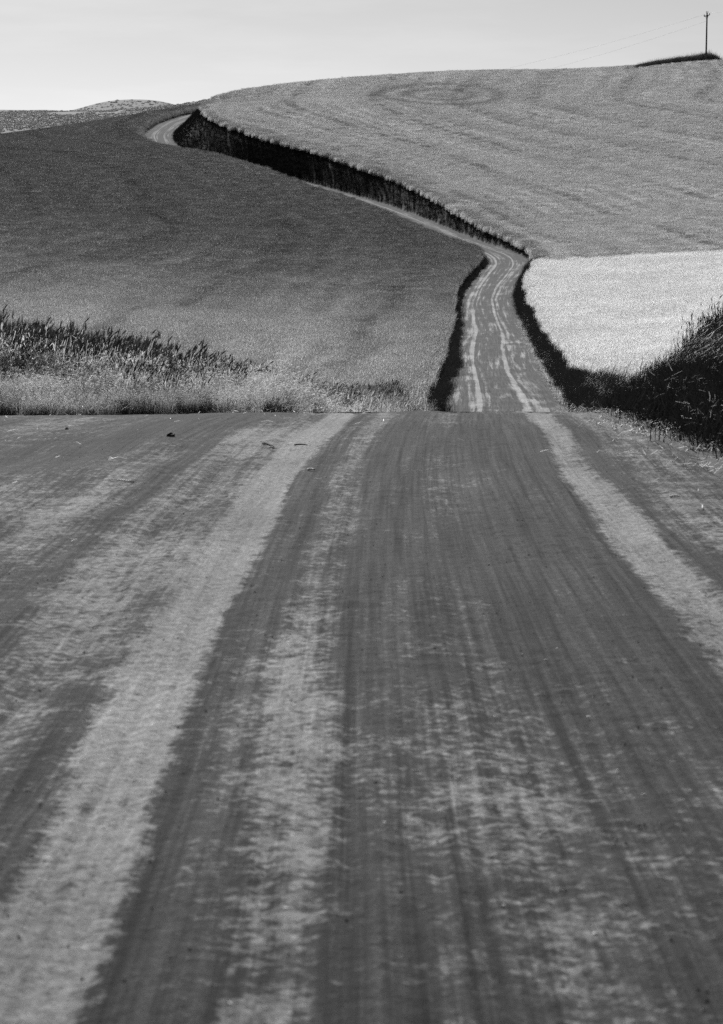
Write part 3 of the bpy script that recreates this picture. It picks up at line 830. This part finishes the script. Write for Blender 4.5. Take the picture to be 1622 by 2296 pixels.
lathe('transformer_bracket', [(.10, 0), (.22, .05), (.24, .5), (.2, .56), (.05, .6)], M_METAL, pole, (.12, -.22, PHt - 1.75))
def wire(p0, p1, sag, label):
    p0, p1 = np.array(p0), np.array(p1)
    P = [p0 + (p1 - p0) * f - np.array([0, 0, 4 * sag * f * (1 - f)]) for f in np.linspace(0, 1, 40)]
    tube('power_line', P, .014, .014, M_WIRE, 5, None, label=label, category='wire')
base = np.array([bx, by, bz])
far = np.array(pix(820, 214, 800))
wire(base + tops[0], far + np.array([-1, 0, .3]), 2.2, 'upper thin power line running down left from the hilltop pole')
wire(base + np.array([.12, -.25, PHt - 2.6]), far + np.array([5.6, 0, -3.0]), 2.0, 'lower faint power line left of the hilltop pole')
wire(base + tops[1], np.array(pix(2000, -40, 650)), 1.5, 'thin power line leaving the pole crossarm to the right')
# tall grass at its foot, along the field boundary
f = rng.random(1500)
gx = np.interp(f, [0, .4, .75, .93, 1], [1412, 1470, 1540, 1585, 1612])
gd = np.interp(f, [0, 1], [668, 690]) + rng.normal(size=1500) * 1.0
X = (gx - VW / 2) / FPX * gd
scatter('tall_grass', K_GT, X, gd, 'dark tall grass ridge at the foot of the hilltop pole', 'grass', .14, np.interp(f, [0, .08, .5, .8, .93, .96, 1], [.35, .8, 1.0, 1.25, 1.5, 1.1, .6]))

# ------------------------------------------------------------------ things lying on the road
def lump(name, loc, s, mat, label, cat, seed, group=None, flat=.6):
    r = np.random.default_rng(seed)
    import bmesh
    bm = bmesh.new(); bmesh.ops.create_icosphere(bm, subdivisions=2, radius=1)
    dirs = r.normal(size=(5, 3)); amp = r.random(5) * .35
    for v in bm.verts:
        n = np.array(v.co); k = 1 + sum(a * math.sin(2.3 * float(n @ d) + i) for i, (a, d) in enumerate(zip(amp, dirs))) * .6
        v.co = Vector((n[0] * k * s, n[1] * k * s * .8, (n[2] * k * flat + flat * .7) * s))
    me = bpy.data.meshes.new(name); bm.to_mesh(me); bm.free(); me.materials.append(mat)
    o = link(bpy.data.objects.new(name, me), None, label=label, category=cat)
    if group: o['group'] = group
    o.location = loc; o.rotation_euler = (0, 0, r.random() * 6)
    return o
lump('clod', hit(384, 981), .042, M_CLOD, 'small dark dirt clod on the road by the left verge', 'clod', 3, flat=.55)
lump('clod', hit(150, 964), .022, M_CLOD, 'tiny dark clod just in front of the left verge', 'clod', 9)
def stick(pxa, pxb, r, mat, label, name='stick', cat='stick', lift=.006):
    a, b = np.array(hit(*pxa)), np.array(hit(*pxb))
    P = [a + (b - a) * f + np.array([0, 0, r + lift * math.sin(3.14 * f)]) for f in np.linspace(0, 1, 6)]
    tube(name, P, r, r * .6, mat, 6, None, label=label, category=cat)
stick((590, 996), (613, 1006), .012, M_CLOD, 'dark broken twig beside the left pale wheel track', lift=.008)
stick((604, 1009), (616, 1010), .010, M_STRAW, 'short pale twig below the dark broken one', lift=.01)
stick((660, 1000), (690, 1002), .008, M_CLOD, 'thin dark twig across the left pale wheel track')
stick((691, 1056), (706, 1056), .010, M_STRAW, 'pale straw stub right of the left wheel track', 'straw', 'straw')
stick((1503, 1117), (1525, 1116), .008, M_STRAW, 'pale straw lying near the right shoulder', 'straw', 'straw')
stick((300, 1083), (235, 1078), .006, M_STRAW, 'long pale straw lying left of the wheel tracks', 'straw', 'straw')
PEB = [(1170, 1470, .011), (1225, 1485, .012), (1110, 1610, .009), (1250, 1455, .009), (1188, 1352, .009), (1320, 1612, .010), (910, 1375, .008), (1385, 1730, .009), (862, 1850, .009), (1335, 2105, .012), (1000, 2010, .008), (1130, 2040, .009), (640, 2040, .010), (515, 2265, .012), (1210, 1880, .008), (1445, 1790, .009)]
for k, (a, b, s) in enumerate(PEB):
    lump('pebble', hit(a, b), s * .62, M_STONE, 'small pale pebble lying on the packed dirt', 'pebble', 40 + k, 'pale pebbles on the road', .45)
# grit: too many to count
def grit():
    n = 9000
    d = 4.5 + 29 * rng.random(n) ** 1.3
    x = (rng.random(n) - .5) * (d * .34 + .4)
    m = np.ones(n, bool)
    z = surf(x, d)
    s = .0018 + .006 * rng.random(n) ** 7
    base = np.array([(1, 0, 0), (-.5, .8, 0), (-.5, -.8, 0), (0, 0, .9)])
    a = rng.random(n) * 6.283
    ca, sa = np.cos(a), np.sin(a)
    V = np.stack([np.stack([x + s * (b[0] * ca - b[1] * sa), d + s * (b[0] * sa + b[1] * ca), z + s * b[2]], 1) for b in base], 1).reshape(-1, 3)
    F = (np.arange(n)[:, None, None] * 4 + np.array([(0, 1, 3), (1, 2, 3), (2, 0, 3)])[None]).reshape(-1, 3)
    link(mesh_np('grit', V, F, M_GRAV, smooth=False), kind='stuff', label='loose grit scattered over the near dirt road', category='gravel')
grit()
